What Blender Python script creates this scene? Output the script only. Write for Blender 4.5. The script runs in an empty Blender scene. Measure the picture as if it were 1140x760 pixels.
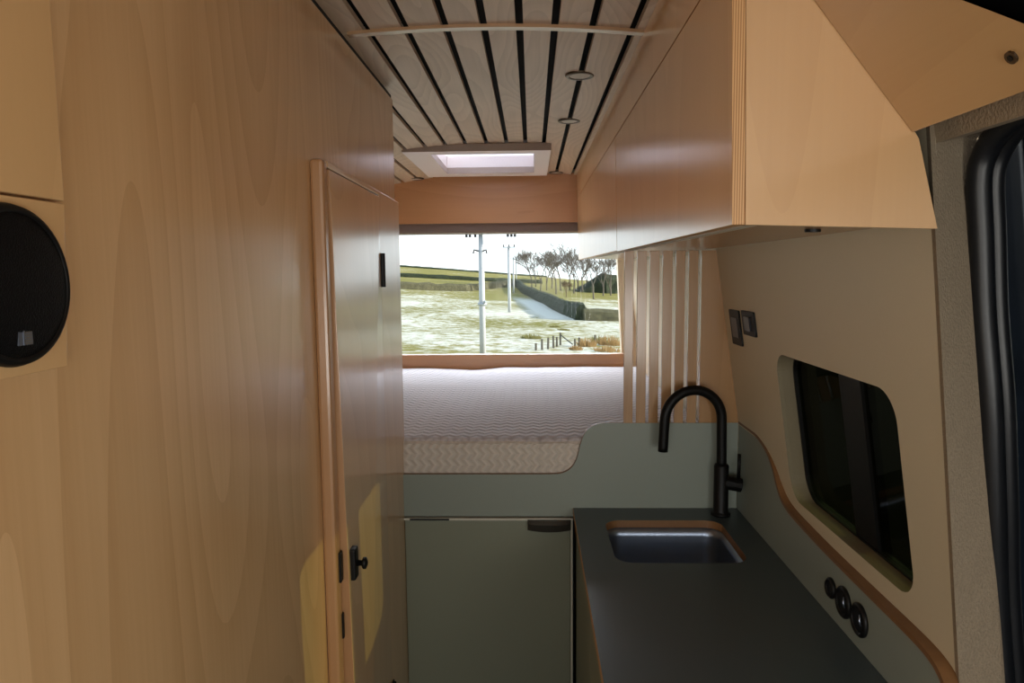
import bpy, bmesh, math, random
from mathutils import Vector, Matrix, noise
S = bpy.context.scene
C = S.collection
H = 1.45                       # eye height above the van floor; z values below are relative to eye level
# ------------------------------------------------------------------ helpers
def link(name, bm, mat, parent=None, kind=None, label=None, cat=None, group=None, bevel=0, smooth=False, mats=None):
    me = bpy.data.meshes.new(name)
    bmesh.ops.recalc_face_normals(bm, faces=bm.faces)
    for f in bm.faces: f.smooth = smooth
    xs = [v.co.x for v in bm.verts]; ys = [v.co.y for v in bm.verts]; zs = [v.co.z for v in bm.verts]
    base = Vector(((min(xs)+max(xs))/2, (min(ys)+max(ys))/2, min(zs)))
    bmesh.ops.translate(bm, verts=bm.verts, vec=-base)
    bm.to_mesh(me); bm.free()
    for m in (mats or [mat]): me.materials.append(m)
    o = bpy.data.objects.new(name, me); C.objects.link(o)
    wloc = base + Vector((0, 0, H))
    if parent is not None:
        o.parent = parent; o.location = wloc - wpos(parent)
    else:
        o.location = wloc
    if bevel:
        b = o.modifiers.new('bevel', 'BEVEL'); b.width = bevel; b.segments = 2; b.limit_method = 'ANGLE'; b.angle_limit = math.radians(40)
    tag(o, label, cat, group, kind)
    return o
def wpos(o):
    p = o.location.copy()
    while o.parent is not None:
        o = o.parent; p += o.location
    return p
def tag(o, label=None, cat=None, group=None, kind=None):
    if label: o['label'] = label
    if cat: o['category'] = cat
    if group: o['group'] = group
    if kind: o['kind'] = kind
    return o
def empty(name, loc, label=None, cat=None, group=None, kind=None):
    o = bpy.data.objects.new(name, None); C.objects.link(o)
    o.location = Vector(loc) + Vector((0, 0, H)); o.empty_display_size = .05
    return tag(o, label, cat, group, kind)
def box(bm, a, b, mi=0):
    x0, y0, z0 = a; x1, y1, z1 = b
    v = [bm.verts.new(p) for p in ((x0,y0,z0),(x1,y0,z0),(x1,y1,z0),(x0,y1,z0),(x0,y0,z1),(x1,y0,z1),(x1,y1,z1),(x0,y1,z1))]
    for q in ((0,3,2,1),(4,5,6,7),(0,1,5,4),(1,2,6,5),(2,3,7,6),(3,0,4,7)):
        bm.faces.new([v[i] for i in q]).material_index = mi
    return v
def bx(a, b):
    bm = bmesh.new(); box(bm, a, b); return bm
def hexa(bm, p, mi=0):          # 8 points, bottom ring then top ring
    v = [bm.verts.new(q) for q in p]
    for q in ((0,3,2,1),(4,5,6,7),(0,1,5,4),(1,2,6,5),(2,3,7,6),(3,0,4,7)):
        bm.faces.new([v[i] for i in q]).material_index = mi
def plate(outer, holes, f0, f1, bm=None, edge_mi=0, face_mi=0, hole_mi=None):
    """flat plate with holes; f0 / f1 map a 2-D outline point to the two faces"""
    bm = bm or bmesh.new()
    rings = [outer] + list(holes)
    tops, bots = [], []
    for fn, store in ((f0, tops), (f1, bots)):
        edges = []
        for r in rings:
            vs = [bm.verts.new(fn(*p)) for p in r]
            store.append(vs)
            for i in range(len(vs)):
                edges.append(bm.edges.new((vs[i], vs[(i+1) % len(vs)])))
        res = bmesh.ops.triangle_fill(bm, use_beauty=True, use_dissolve=False, edges=edges)
        for g in res['geom']:
            if isinstance(g, bmesh.types.BMFace): g.material_index = face_mi
    for k, (a, b) in enumerate(zip(tops, bots)):
        for i in range(len(a)):
            j = (i+1) % len(a)
            f = bm.faces.new((a[i], a[j], b[j], b[i]))
            f.material_index = edge_mi if (k == 0 or hole_mi is None) else hole_mi
    return bm
def rrect(x0, y0, x1, y1, r, n=8):
    out = []
    for cx, cy, a0 in ((x1-r,y1-r,0),(x0+r,y1-r,90),(x0+r,y0+r,180),(x1-r,y0+r,270)):
        for i in range(n+1):
            a = math.radians(a0 + 90*i/n); out.append((cx+r*math.cos(a), cy+r*math.sin(a)))
    return out
def tube(bm, pts, r, n=12, cap=True):
    pts = [Vector(p) for p in pts]; rings = []
    rs = r if isinstance(r, (list, tuple)) else [r]*len(pts)
    up = None
    for i, p in enumerate(pts):
        t = (pts[min(i+1, len(pts)-1)] - pts[max(i-1, 0)]).normalized()
        if up is None:
            up = t.orthogonal().normalized()
        else:
            up = (up - t*up.dot(t)).normalized()
        s = t.cross(up)
        rings.append([bm.verts.new(p + (up*math.cos(2*math.pi*k/n) + s*math.sin(2*math.pi*k/n))*rs[i]) for k in range(n)])
    for a, b in zip(rings, rings[1:]):
        for k in range(n):
            bm.faces.new((a[k], a[(k+1) % n], b[(k+1) % n], b[k]))
    if cap:
        bm.faces.new(rings[0][::-1]); bm.faces.new(rings[-1])
def lathe(bm, prof, c, axis='z', n=32, mi=0):
    """prof: (radius, height) along axis from centre c"""
    def P(r, h, a):
        u, w = r*math.cos(a), r*math.sin(a)
        d = {'z': (u, w, h), 'x': (h, u, w), 'y': (u, h, w)}[axis]
        return (c[0]+d[0], c[1]+d[1], c[2]+d[2])
    rings = []
    for r, h in prof:
        if r < 1e-6: rings.append([bm.verts.new(P(0, h, 0))])
        else: rings.append([bm.verts.new(P(r, h, 2*math.pi*k/n)) for k in range(n)])
    for a, b in zip(rings, rings[1:]):
        for k in range(n):
            k2 = (k+1) % n
            if len(a) == 1 and len(b) == 1: continue
            if len(a) == 1: f = bm.faces.new((a[0], b[k2], b[k]))
            elif len(b) == 1: f = bm.faces.new((a[k], a[k2], b[0]))
            else: f = bm.faces.new((a[k], a[k2], b[k2], b[k]))
            f.material_index = mi
def smoothstep(a, b, x):
    t = max(0, min(1, (x-a)/(b-a))); return t*t*(3-2*t)
# ------------------------------------------------------------------ materials
def newmat(name):
    m = bpy.data.materials.new(name); m.use_nodes = True
    nt = m.node_tree; b = nt.nodes['Principled BSDF']
    return m, nt, b
def N(nt, typ, **kw):
    n = nt.nodes.new(typ)
    for k, v in kw.items():
        if k.startswith('i_'): n.inputs[int(k[2:])].default_value = v
        else: setattr(n, k, v)
    return n
def srgb(r, g, b):
    f = lambda c: (c/255/12.92) if c/255 <= .04045 else ((c/255+.055)/1.055)**2.4
    return (f(r), f(g), f(b), 1)
def plain(name, col, rough=.5, metal=0, bump=0, scale=200, coat=0, var=0):
    m, nt, b = newmat(name)
    b.inputs['Roughness'].default_value = rough; b.inputs['Metallic'].default_value = metal
    b.inputs['Coat Weight'].default_value = coat
    tc = N(nt, 'ShaderNodeTexCoord'); nz = N(nt, 'ShaderNodeTexNoise'); nz.inputs['Scale'].default_value = scale; nz.inputs['Detail'].default_value = 3
    nt.links.new(tc.outputs['Object'], nz.inputs['Vector'])
    mx = N(nt, 'ShaderNodeMix', data_type='RGBA')
    v = var or .06
    mx.inputs[6].default_value = [c*(1-v) for c in col[:3]]+[1]; mx.inputs[7].default_value = [min(1, c*(1+v)) for c in col[:3]]+[1]
    nt.links.new(nz.outputs['Fac'], mx.inputs[0]); nt.links.new(mx.outputs[2], b.inputs['Base Color'])
    if bump:
        bp = N(nt, 'ShaderNodeBump'); bp.inputs['Strength'].default_value = bump; bp.inputs['Distance'].default_value = .002
        nt.links.new(nz.outputs['Fac'], bp.inputs['Height']); nt.links.new(bp.outputs['Normal'], b.inputs['Normal'])
    return m
def birch(name, axis, light, dark, rough=.34, coat=.25, rings=22, amt=.55, size=1.0, seed=0.0, plane='x'):
    """veneer with cathedral figure; axis = grain direction"""
    m, nt, b = newmat(name); L = nt.links.new
    tc = N(nt, 'ShaderNodeTexCoord'); mp = N(nt, 'ShaderNodeMapping')
    s = {'x': (.22, 1, 1), 'y': (1, .22, 1), 'z': (1, 1, .22)}[axis]
    mp.inputs['Scale'].default_value = [q*2.0*size for q in s]; mp.inputs['Location'].default_value = (seed, seed*1.7, seed*.6)
    L(tc.outputs['Object'], mp.inputs['Vector'])
    n1 = N(nt, 'ShaderNodeTexNoise'); n1.inputs['Scale'].default_value = 1.5; n1.inputs['Detail'].default_value = 1.2; n1.inputs['Roughness'].default_value = .35
    L(mp.outputs[0], n1.inputs['Vector'])
    mu = N(nt, 'ShaderNodeMath', operation='MULTIPLY'); mu.inputs[1].default_value = rings; L(n1.outputs['Fac'], mu.inputs[0])
    fr = N(nt, 'ShaderNodeMath', operation='FRACT'); L(mu.outputs[0], fr.inputs[0])
    pw = N(nt, 'ShaderNodeMath', operation='POWER'); pw.inputs[1].default_value = 1.5; L(fr.outputs[0], pw.inputs[0])
    mp2 = N(nt, 'ShaderNodeMapping'); s2 = {'x': (4, 170, 170), 'y': (170, 4, 170), 'z': (170, 170, 4)}[axis]
    mp2.inputs['Scale'].default_value = s2; L(tc.outputs['Object'], mp2.inputs['Vector'])
    n2 = N(nt, 'ShaderNodeTexNoise'); n2.inputs['Scale'].default_value = 1.0; n2.inputs['Detail'].default_value = 3; L(mp2.outputs[0], n2.inputs['Vector'])
    n3 = N(nt, 'ShaderNodeTexNoise'); n3.inputs['Scale'].default_value = 3.0; n3.inputs['Detail'].default_value = 2; L(tc.outputs['Object'], n3.inputs['Vector'])
    a1 = N(nt, 'ShaderNodeMath', operation='MULTIPLY_ADD'); a1.inputs[1].default_value = .38*amt; L(pw.outputs[0], a1.inputs[0])
    a0 = N(nt, 'ShaderNodeMath', operation='MULTIPLY_ADD'); a0.inputs[1].default_value = .45*amt; L(n2.outputs['Fac'], a0.inputs[0])
    a3 = N(nt, 'ShaderNodeMath', operation='MULTIPLY'); a3.inputs[1].default_value = .7*amt; L(n3.outputs['Fac'], a3.inputs[0])
    L(a3.outputs[0], a0.inputs[2]); L(a0.outputs[0], a1.inputs[2])
    mx = N(nt, 'ShaderNodeMix', data_type='RGBA'); mx.inputs[6].default_value = light; mx.inputs[7].default_value = dark
    L(a1.outputs[0], mx.inputs[0]); L(mx.outputs[2], b.inputs['Base Color'])
    b.inputs['Roughness'].default_value = rough; b.inputs['Coat Weight'].default_value = coat*3; b.inputs['Coat Roughness'].default_value = .17
    bp = N(nt, 'ShaderNodeBump'); bp.inputs['Strength'].default_value = .06; bp.inputs['Distance'].default_value = .001
    L(n2.outputs['Fac'], bp.inputs['Height']); L(bp.outputs['Normal'], b.inputs['Normal'])
    return m
def plyedge(name, axis, pitch=.0030):
    """edge of plywood: fine layers stacked along axis"""
    m, nt, b = newmat(name); L = nt.links.new
    tc = N(nt, 'ShaderNodeTexCoord'); sx = N(nt, 'ShaderNodeSeparateXYZ'); L(tc.outputs['Object'], sx.inputs[0])
    mu = N(nt, 'ShaderNodeMath', operation='MULTIPLY'); mu.inputs[1].default_value = 2*math.pi/pitch; L(sx.outputs['xyz'.index(axis)], mu.inputs[0])
    si = N(nt, 'ShaderNodeMath', operation='SINE'); L(mu.outputs[0], si.inputs[0])
    ad = N(nt, 'ShaderNodeMath', operation='MULTIPLY_ADD'); ad.inputs[1].default_value = .5; ad.inputs[2].default_value = .5; L(si.outputs[0], ad.inputs[0])
    mx = N(nt, 'ShaderNodeMix', data_type='RGBA'); mx.inputs[6].default_value = srgb(214,172,122); mx.inputs[7].default_value = srgb(160,112,66)
    L(ad.outputs[0], mx.inputs[0]); L(mx.outputs[2], b.inputs['Base Color']); b.inputs['Roughness'].default_value = .5
    return m
BL, BD = srgb(222,178,126), srgb(186,136,84)
M = {}
M['birch_wall'] = birch('birch veneer wall', 'z', srgb(228,190,142), srgb(190,148,100), rough=.3, rings=20, size=1.0, seed=2.3, amt=.75)
M['birch_door'] = birch('birch veneer door', 'z', srgb(226,187,140), srgb(190,148,102), rough=.3, rings=12, seed=5.1)
M['birch_cab'] = birch('birch veneer cabinet', 'z', srgb(240,198,146), srgb(208,160,108), rough=.29, coat=.22, rings=9, seed=8.2, amt=.5)
M['birch_stile_shaded'] = birch('birch stile with shade in colour', 'z', srgb(188,144,102), srgb(160,114,74), rough=.4, rings=8, seed=7.7)  # darkened copy of the door birch; shade is put into the colour
M['birch_end'] = birch('birch veneer end panel', 'z', srgb(206,166,120), srgb(184,142,98), rough=.32, rings=7, seed=3.3, amt=.42)
M['birch_dark'] = birch('birch veneer pelmet', 'x', srgb(208,154,106), srgb(178,122,78), rough=.36, rings=12, seed=1.1)
M['birch_slat'] = birch('birch veneer screen', 'z', srgb(178,136,86), srgb(150,108,62), rough=.4, rings=10, seed=4.4)
M['birch_spk'] = birch('birch speaker board', 'z', srgb(218,178,126), srgb(192,150,100), rough=.45, rings=6, seed=1.6, amt=.35)
M['birch_head'] = birch('pale birch lining', 'y', srgb(200,162,112), srgb(176,136,88), rough=.45, rings=6, seed=6.6, amt=.35)
M['ceil'] = birch('washed birch boards', 'y', srgb(228,206,180), srgb(184,160,134), rough=.5, coat=.05, rings=26, amt=.75, seed=9.4, size=1.6)
M['edge_x'] = plyedge('plywood edge across', 'x'); M['edge_y'] = plyedge('plywood edge along', 'y'); M['edge_z'] = plyedge('plywood edge upright', 'z')
M['edge_warm'] = plain('oiled plywood edge', srgb(124,88,54), .45, scale=60, var=.12)
M['black_gap'] = plain('black backing', srgb(14,12,11), .9)
M['sage'] = plain('sage green laminate', srgb(136,144,134), .42, bump=.05, scale=400, var=.03)
M['sage_dark'] = plain('olive sage laminate', srgb(128,132,114), .45, bump=.05, scale=400, var=.03)
M['worktop'] = plain('dark grey green laminate', srgb(66,77,80), .36, bump=.04, scale=500, var=.05)
M['cream'] = plain('cream vinyl lining', srgb(206,193,164), .5, bump=.12, scale=350, var=.03)
M['cream_light'] = plain('pale cream lining', srgb(226,212,188), .5, bump=.1, scale=350, var=.03)
M['felt'] = plain('beige carpet lining', srgb(150,134,112), .95, bump=1.0, scale=260, var=.3)
M['felt_grey'] = plain('grey felt', srgb(128,112,104), .95, bump=.6, scale=300, var=.2)
M['black'] = plain('matt black metal', srgb(7,7,7), .5)
M['black'].node_tree.nodes['Principled BSDF'].inputs['Specular IOR Level'].default_value = .25
M['black_plastic'] = plain('black plastic', srgb(10,10,11), .5)
M['black_plastic'].node_tree.nodes['Principled BSDF'].inputs['Specular IOR Level'].default_value = .3
M['rubber'] = plain('black rubber', srgb(14,17,22), .42, bump=.1, scale=60)
M['dark_paint'] = plain('very dark blue paint', srgb(12,18,26), .16, coat=.6, scale=3, var=.3)
M['dark_trim'] = plain('grey door trim', srgb(96,92,84), .4)
M['steel'] = plain('brushed steel', srgb(160,172,192), .36, metal=1, scale=90, bump=.08)
M['nickel'] = plain('dull nickel', srgb(92,80,66), .35, metal=.9)
M['lens'] = plain('frosted lens', srgb(205,200,186), .5)
M['white'] = plain('white plastic', srgb(238,230,228), .45)
M['frame_grey'] = plain('warm grey plastic', srgb(168,152,142), .5)
M['grey_metal'] = plain('dark grey handle', srgb(64,62,56), .4, metal=.4)
M['rail'] = plain('satin rail', srgb(196,194,178), .4)
M['floor'] = plain('dark vinyl floor', srgb(70,62,52), .5, scale=12, var=.2)
M['cab'] = plain('black cab lining', srgb(5,5,5), 1); M['cab'].node_tree.nodes['Principled BSDF'].inputs['Specular IOR Level'].default_value = 0
M['stone'] = plain('dry stone', srgb(84,82,60), .95, scale=2.6, var=.75, bump=.6)
M['hedge'] = plain('dark mossy stone', srgb(48,56,36), .95, scale=2.2, var=.85)
M['bark'] = plain('grey bark', srgb(112,104,94), .9, scale=3, var=.3)
M['bark2'] = plain('brown bark', srgb(122,106,84), .9, scale=3, var=.3)
M['pole'] = plain('weathered pole wood', srgb(186,190,192), .8, scale=6, var=.15)
M['insul'] = plain('dark insulator', srgb(54,48,50), .4)
M['galv'] = plain('galvanised steel', srgb(170,176,178), .4, metal=.3)
M['post'] = plain('weathered post wood', srgb(92,88,76), .9, scale=8, var=.3)
M['rush'] = plain('dry rushes', srgb(150,122,78), .9, scale=6, var=.3)
M['rush_green'] = plain('olive rushes', srgb(112,110,62), .9, scale=6, var=.3)
M['snow'] = plain('van body white', srgb(210,210,208), .4)

def mattress_mat(name, upright):
    m, nt, b = newmat(name); L = nt.links.new
    tc = N(nt, 'ShaderNodeTexCoord'); sx = N(nt, 'ShaderNodeSeparateXYZ'); L(tc.outputs['Object'], sx.inputs[0])
    u, v = (sx.outputs[2], sx.outputs[0]) if upright else (sx.outputs[0], sx.outputs[1])
    pp = N(nt, 'ShaderNodeMath', operation='PINGPONG'); pp.inputs[1].default_value = .016 if upright else .020; L(u, pp.inputs[0])
    k = N(nt, 'ShaderNodeMath', operation='MULTIPLY_ADD'); k.inputs[1].default_value = .8 if upright else 1.0; L(pp.outputs[0], k.inputs[0]); L(v, k.inputs[2])
    f = N(nt, 'ShaderNodeMath', operation='MULTIPLY'); f.inputs[1].default_value = 2*math.pi/(.024 if upright else .038); L(k.outputs[0], f.inputs[0])
    s = N(nt, 'ShaderNodeMath', operation='SINE'); L(f.outputs[0], s.inputs[0])
    h = N(nt, 'ShaderNodeMath', operation='MULTIPLY_ADD'); h.inputs[1].default_value = .5; h.inputs[2].default_value = .5; L(s.outputs[0], h.inputs[0])
    mx = N(nt, 'ShaderNodeMix', data_type='RGBA')
    mx.inputs[6].default_value = srgb(204,194,182) if upright else srgb(188,183,186); mx.inputs[7].default_value = srgb(216,206,194) if upright else srgb(218,213,216)
    L(h.outputs[0], mx.inputs[0]); L(mx.outputs[2], b.inputs['Base Color'])
    b.inputs['Roughness'].default_value = .8
    bp = N(nt, 'ShaderNodeBump'); bp.inputs['Strength'].default_value = .8; bp.inputs['Distance'].default_value = .005
    L(h.outputs[0], bp.inputs['Height']); L(bp.outputs['Normal'], b.inputs['Normal'])
    return m
M['mattress'] = mattress_mat('quilted chevron ticking', False); M['mattress_side'] = mattress_mat('quilted chevron border', True)
def glass(name, tint, gloss=.06, rough=0.0):
    m = bpy.data.materials.new(name); m.use_nodes = True; nt = m.node_tree; nt.nodes.clear()
    out = N(nt, 'ShaderNodeOutputMaterial'); t = N(nt, 'ShaderNodeBsdfTransparent'); g = N(nt, 'ShaderNodeBsdfGlossy')
    t.inputs[0].default_value = tint; g.inputs['Roughness'].default_value = rough; g.inputs[0].default_value = (1, 1, 1, 1)
    mx = N(nt, 'ShaderNodeMixShader'); mx.inputs[0].default_value = gloss
    nt.links.new(t.outputs[0], mx.inputs[1]); nt.links.new(g.outputs[0], mx.inputs[2]); nt.links.new(mx.outputs[0], out.inputs[0])
    return m
M['clear'] = glass('clear glass', (.985, .99, .99, 1), .004)
M['tint'] = glass('dark tinted glass', (.26, .27, .15, 1), .03)
M['acrylic'] = glass('opal acrylic', (.75, .78, .82, 1), .04)

# ------------------------------------------------------------------ room shell
def ceil_z(x): return .498 - .15*(x+.11)**2
TILT = -.147
def wall_x(z): return .501 + TILT*z
FL = -H
S_ = 'structure'
link('floor', bx((-.95, -1.6, FL-.05), (.95, 3.8, FL)), M['floor'], kind=S_)
# ceiling: boards with black gaps between, black backing above
gaps = [-.73, -.65, -.57, -.49, -.41, -.332, -.254, -.173, -.095, -.022, .050, .126, .207]
edges = [-.86] + gaps + [.40]
bm = bmesh.new()
def board(bm, xa, xb, y0, y1, n=3):
    t = .012
    for i in range(n):
        a = xa+(xb-xa)*i/n; b = xa+(xb-xa)*(i+1)/n
        hexa(bm, [(a,y0,ceil_z(a)),(b,y0,ceil_z(b)),(b,y1,ceil_z(b)),(a,y1,ceil_z(a)),
                  (a,y0,ceil_z(a)+t),(b,y0,ceil_z(b)+t),(b,y1,ceil_z(b)+t),(a,y1,ceil_z(a)+t)])
SKX0, SKX1, SKY0, SKY1 = -.401, .013, 2.85, 3.397       # roof hatch opening
for a, b in zip(edges, edges[1:]):
    g = .0078
    xa, xb = a+g, b-g
    board(bm, xa, xb, -.6, 1.475)
    if xb < SKX0-.02 or xa > SKX1+.02:
        board(bm, xa, xb, 1.482, 3.66)
    else:
        board(bm, xa, xb, 1.482, SKY0-.01); board(bm, xa, xb, SKY1+.01, 3.66)
ceiling = link('ceiling', bm, M['ceil'], kind=S_)
bm = plate([(-.95,-1.6),(.95,-1.6),(.95,3.8),(-.95,3.8)], [[(SKX0-.01,SKY0-.01),(SKX0-.01,SKY1+.01),(SKX1+.01,SKY1+.01),(SKX1+.01,SKY0-.01)]],
           lambda x, y: (x, y, .518), lambda x, y: (x, y, .56))
link('backing', bm, M['black_gap'], ceiling)
# batten across the boards
bm = bmesh.new(); n = 16
for i in range(n):
    a = -.372 + (.233+.372)*i/n; b = -.372 + (.233+.372)*(i+1)/n
    za, zb = ceil_z(a), ceil_z(b); t = .0065
    hexa(bm, [(a,1.468,za-t),(b,1.468,zb-t),(b,1.488,zb-t),(a,1.488,za-t),(a,1.468,za),(b,1.468,zb),(b,1.488,zb),(a,1.488,za)])
bmesh.ops.remove_doubles(bm, verts=bm.verts, dist=1e-5)
link('trim_1', bm, birch('batten birch', 'x', srgb(190,152,114), srgb(160,124,88), rings=5), kind=S_)
# left wall (washroom side)
link('wall_left', bx((-.391, .11, FL), (-.373, 1.935, .463)), M['birch_wall'], kind=S_)
link('gap_shade_strip', bx((-.391, .11, .4635), (-.3755, 1.93, .4745)), M['black_gap'], kind=S_)  # added black strip, stands in for the dark gap above the wall
link('wall_washroom', bx((-.87, 1.917, FL), (-.391, 1.935, .463)), M['birch_wall'], kind=S_)
link('wall_cab_left', bx((-.95, -1.6, FL), (-.87, 3.8, .56)), M['cream_light'], kind=S_)
# proud door surround
def dx(y): return -.3500 - .0130*(y-1.2)/.735
fr = empty('trim_2', (-.373, 1.5, FL), kind=S_)
def slab(y0, y1, z0, z1, back=-.373):
    bm = bmesh.new()
    hexa(bm, [(back,y0,z0),(dx(y0),y0,z0),(dx(y1),y1,z0),(back,y1,z0),(back,y0,z1),(dx(y0),y0,z1),(dx(y1),y1,z1),(back,y1,z1)])
    return bm
DY0, DY1, DZT = 1.2235, 1.6640, .178
link('stile', slab(1.190, DY0-.003, FL, .192), M['birch_stile_shaded'], fr, bevel=.006)
link('stile', slab(DY1+.003, 1.935, FL, .192), M['birch_door'], fr, bevel=.002)
link('head', slab(DY0-.003, DY1+.003, DZT+.003, .192), M['birch_door'], fr, bevel=.002)
link('strike_plate', bx((dx(1.205)-.001, 1.2035, -.556), (dx(1.205)+.004, 1.2195, -.500)), M['black_plastic'], fr, bevel=.002)
link('magnet_plate', bx((dx(1.21)-.001, 1.2110, -.665), (dx(1.21)+.003, 1.2195, -.618)), M['black_plastic'], fr, bevel=.001)
# door leaf, its latch edge standing slightly open towards the bottom
door = empty('door_1', (dx(1.45), 1.45, FL), kind=S_)
bm = bmesh.new()
p = lambda y, z, off: (dx(y)+off, y, z)
zb = FL+.03
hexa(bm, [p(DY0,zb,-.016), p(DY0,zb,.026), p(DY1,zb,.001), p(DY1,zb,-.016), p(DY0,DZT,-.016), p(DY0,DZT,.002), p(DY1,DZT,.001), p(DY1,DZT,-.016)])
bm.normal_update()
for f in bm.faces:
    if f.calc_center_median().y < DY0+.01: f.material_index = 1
link('leaf', bm, None, door, bevel=.0012, mats=[M['birch_door'], M['birch_stile_shaded']])
def off(z): return .002 + .024*(DZT-z)/(DZT-zb)
latch = link('latch', bx((dx(1.25)+off(-.53)-.004, 1.236, -.567), (dx(1.25)+off(-.53)+.010, 1.262, -.507)), M['black_plastic'], door, bevel=.004)
bm = bmesh.new(); xk = dx(1.25)+off(-.53)+.008
lathe(bm, [(0,0),(.006,0),(.005,.010),(.011,.013),(.011,.018),(.004,.021),(0,.021)], (xk, 1.251, -.538), 'x', 20)
link('knob', bm, M['black_plastic'], latch, smooth=True)
for za, zc in ((-.034, .046), (-1.16, -1.03)):
    bm = bmesh.new(); tube(bm, [(dx(1.668)+.004, 1.668, za), (dx(1.668)+.004, 1.668, zc)], .006, 10)
    box(bm, (dx(1.668)-.001, 1.655, za), (dx(1.668)+.0025, 1.682, zc))
    link('hinge', bm, M['black_plastic'], door)
# right side wall with the side window cut out
WY0, WY1, WZ0, WZ1 = 1.026, 1.530, -.503, -.180
hole = rrect(WY0, WZ0, WY1, WZ1, .05)
def ey(z): return .880 - .078*(z-.04)              # slanting front edge beside the carpeted pillar
outer = [(ey(.30)+.009, .30), (3.66, .30), (3.66, -.80), (ey(-.80)+.009, -.80)]
bm = plate(outer, [hole], lambda y, z: (wall_x(z), y, z), lambda y, z: (wall_x(z)+.010, y, z), hole_mi=1)
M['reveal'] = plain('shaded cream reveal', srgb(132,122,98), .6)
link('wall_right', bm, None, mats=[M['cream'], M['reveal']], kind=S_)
w2 = empty('window_2', (wall_x(WZ0)+.03, (WY0+WY1)/2, WZ0), kind=S_)
ins = lambda d: rrect(WY0+d, WZ0+d, WY1-d, WZ1-d, max(.01, .05-d))
f0 = lambda d: (lambda y, z: (wall_x(z)+d, y, z))
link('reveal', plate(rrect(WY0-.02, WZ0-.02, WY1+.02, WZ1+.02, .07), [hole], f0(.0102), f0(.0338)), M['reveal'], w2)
link('frame', plate(rrect(WY0-.02, WZ0-.02, WY1+.02, WZ1+.02, .07), [ins(.004)], f0(.034), f0(.052)), M['black_plastic'], w2)
link('pane', plate(rrect(WY0-.01, WZ0-.01, WY1+.01, WZ1+.01, .06), [], f0(.042), f0(.046)), M['tint'], w2)
link('mullion', plate([(1.215, WZ0), (1.300, WZ0), (1.300, WZ1), (1.215, WZ1)], [], f0(.036), f0(.060)), M['black_plastic'], w2)
bm = plate([(.985, -1.5), (3.8, -1.5), (3.8, .6), (.985, .6)], [rrect(WY0-.03, WZ0-.03, WY1+.03, WZ1+.03, .06)],
           lambda y, z: (wall_x(z)+.055, y, z), lambda y, z: (wall_x(z)+.075, y, z))
link('wall_body_side', bm, M['black_plastic'], kind=S_)
# carpeted pillar between wall lining and sliding door
def ap_x(z): return .586 - .13*(z-.04)               # plane of the door aperture, leaning like the wall
bm = bmesh.new(); nn = 16
for i in range(nn):
    za = -1.1+1.40*i/nn; zc = -1.1+1.40*(i+1)/nn
    P0 = lambda z: (wall_x(z)-.0035, ey(z)-.004, z)
    P1 = lambda z: (ap_x(z)-.010, .948, z)
    P2 = lambda z: (ap_x(z)+.035, .975, z)
    P3 = lambda z: (wall_x(z)-.0035+.036, ey(z)+.14, z)
    hexa(bm, [P0(za), P1(za), P2(za), P3(za), P0(zc), P1(zc), P2(zc), P3(zc)])
bmesh.ops.remove_doubles(bm, verts=bm.verts, dist=1e-5)
link('wall_pillar', bm, M['felt'], kind=S_)
bm = bmesh.new()
for za, zc in ((-1.45, -.6), (-.6, .40)):
    Q = lambda z: [(ap_x(z)+.033, .972, z), (ap_x(z)+.24, 1.01, z), (ap_x(z)+.24, 1.04, z), (ap_x(z)+.033, 1.0, z)]
    hexa(bm, Q(za)+Q(zc))
link('wall_door_jamb', bm, M['dark_paint'], kind=S_)
# carpeted cant rail over the sliding door
bm = bmesh.new()
hexa(bm, [(.49,-.6,.150),(.74,-.6,.215),(.74,1.03,.215),(.49,1.03,.150),(.42,-.6,.40),(.74,-.6,.46),(.74,1.03,.46),(.42,1.03,.40)])
link('wall_header', bm, M['felt'], kind=S_)
# door rubber seal
seal_pts = []
for (y, z) in ((.80,-1.2),(.838,-.75),(.851,-.449),(.873,-.30),(.892,-.173),(.916,-.06),(.931,.043),(.941,.113),(.931,.145),(.906,.167),(.864,.181),(.78,.192),(.55,.197),(-.4,.20)):
    k = (.586+.0052)/(.58+.13*z) if z < .1 else .576/.58
    seal_pts.append((.58*k, y*k, z*k))
def catmull(P, k=6):
    P = [Vector(q) for q in P]; out = []
    for i in range(len(P)-1):
        a, b, c, d = P[max(i-1,0)], P[i], P[i+1], P[min(i+2,len(P)-1)]
        for j in range(k):
            t = j/k
            out.append(.5*((2*b)+(c-a)*t+(2*a-5*b+4*c-d)*t*t+(3*b-a-3*c+d)*t**3))
    out.append(P[-1]); return out
seal_pts = [(ap_x(-1.35), .952, -1.35), (ap_x(-.9), .958, -.9)] + seal_pts[2:]
bm = bmesh.new(); tube(bm, catmull(seal_pts), .0150, 12)
tube(bm, [q+Vector((.021, .004, 0)) for q in catmull(seal_pts)], .013, 10)
link('trim_3', bm, M['rubber'], kind=S_, smooth=True)
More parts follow.
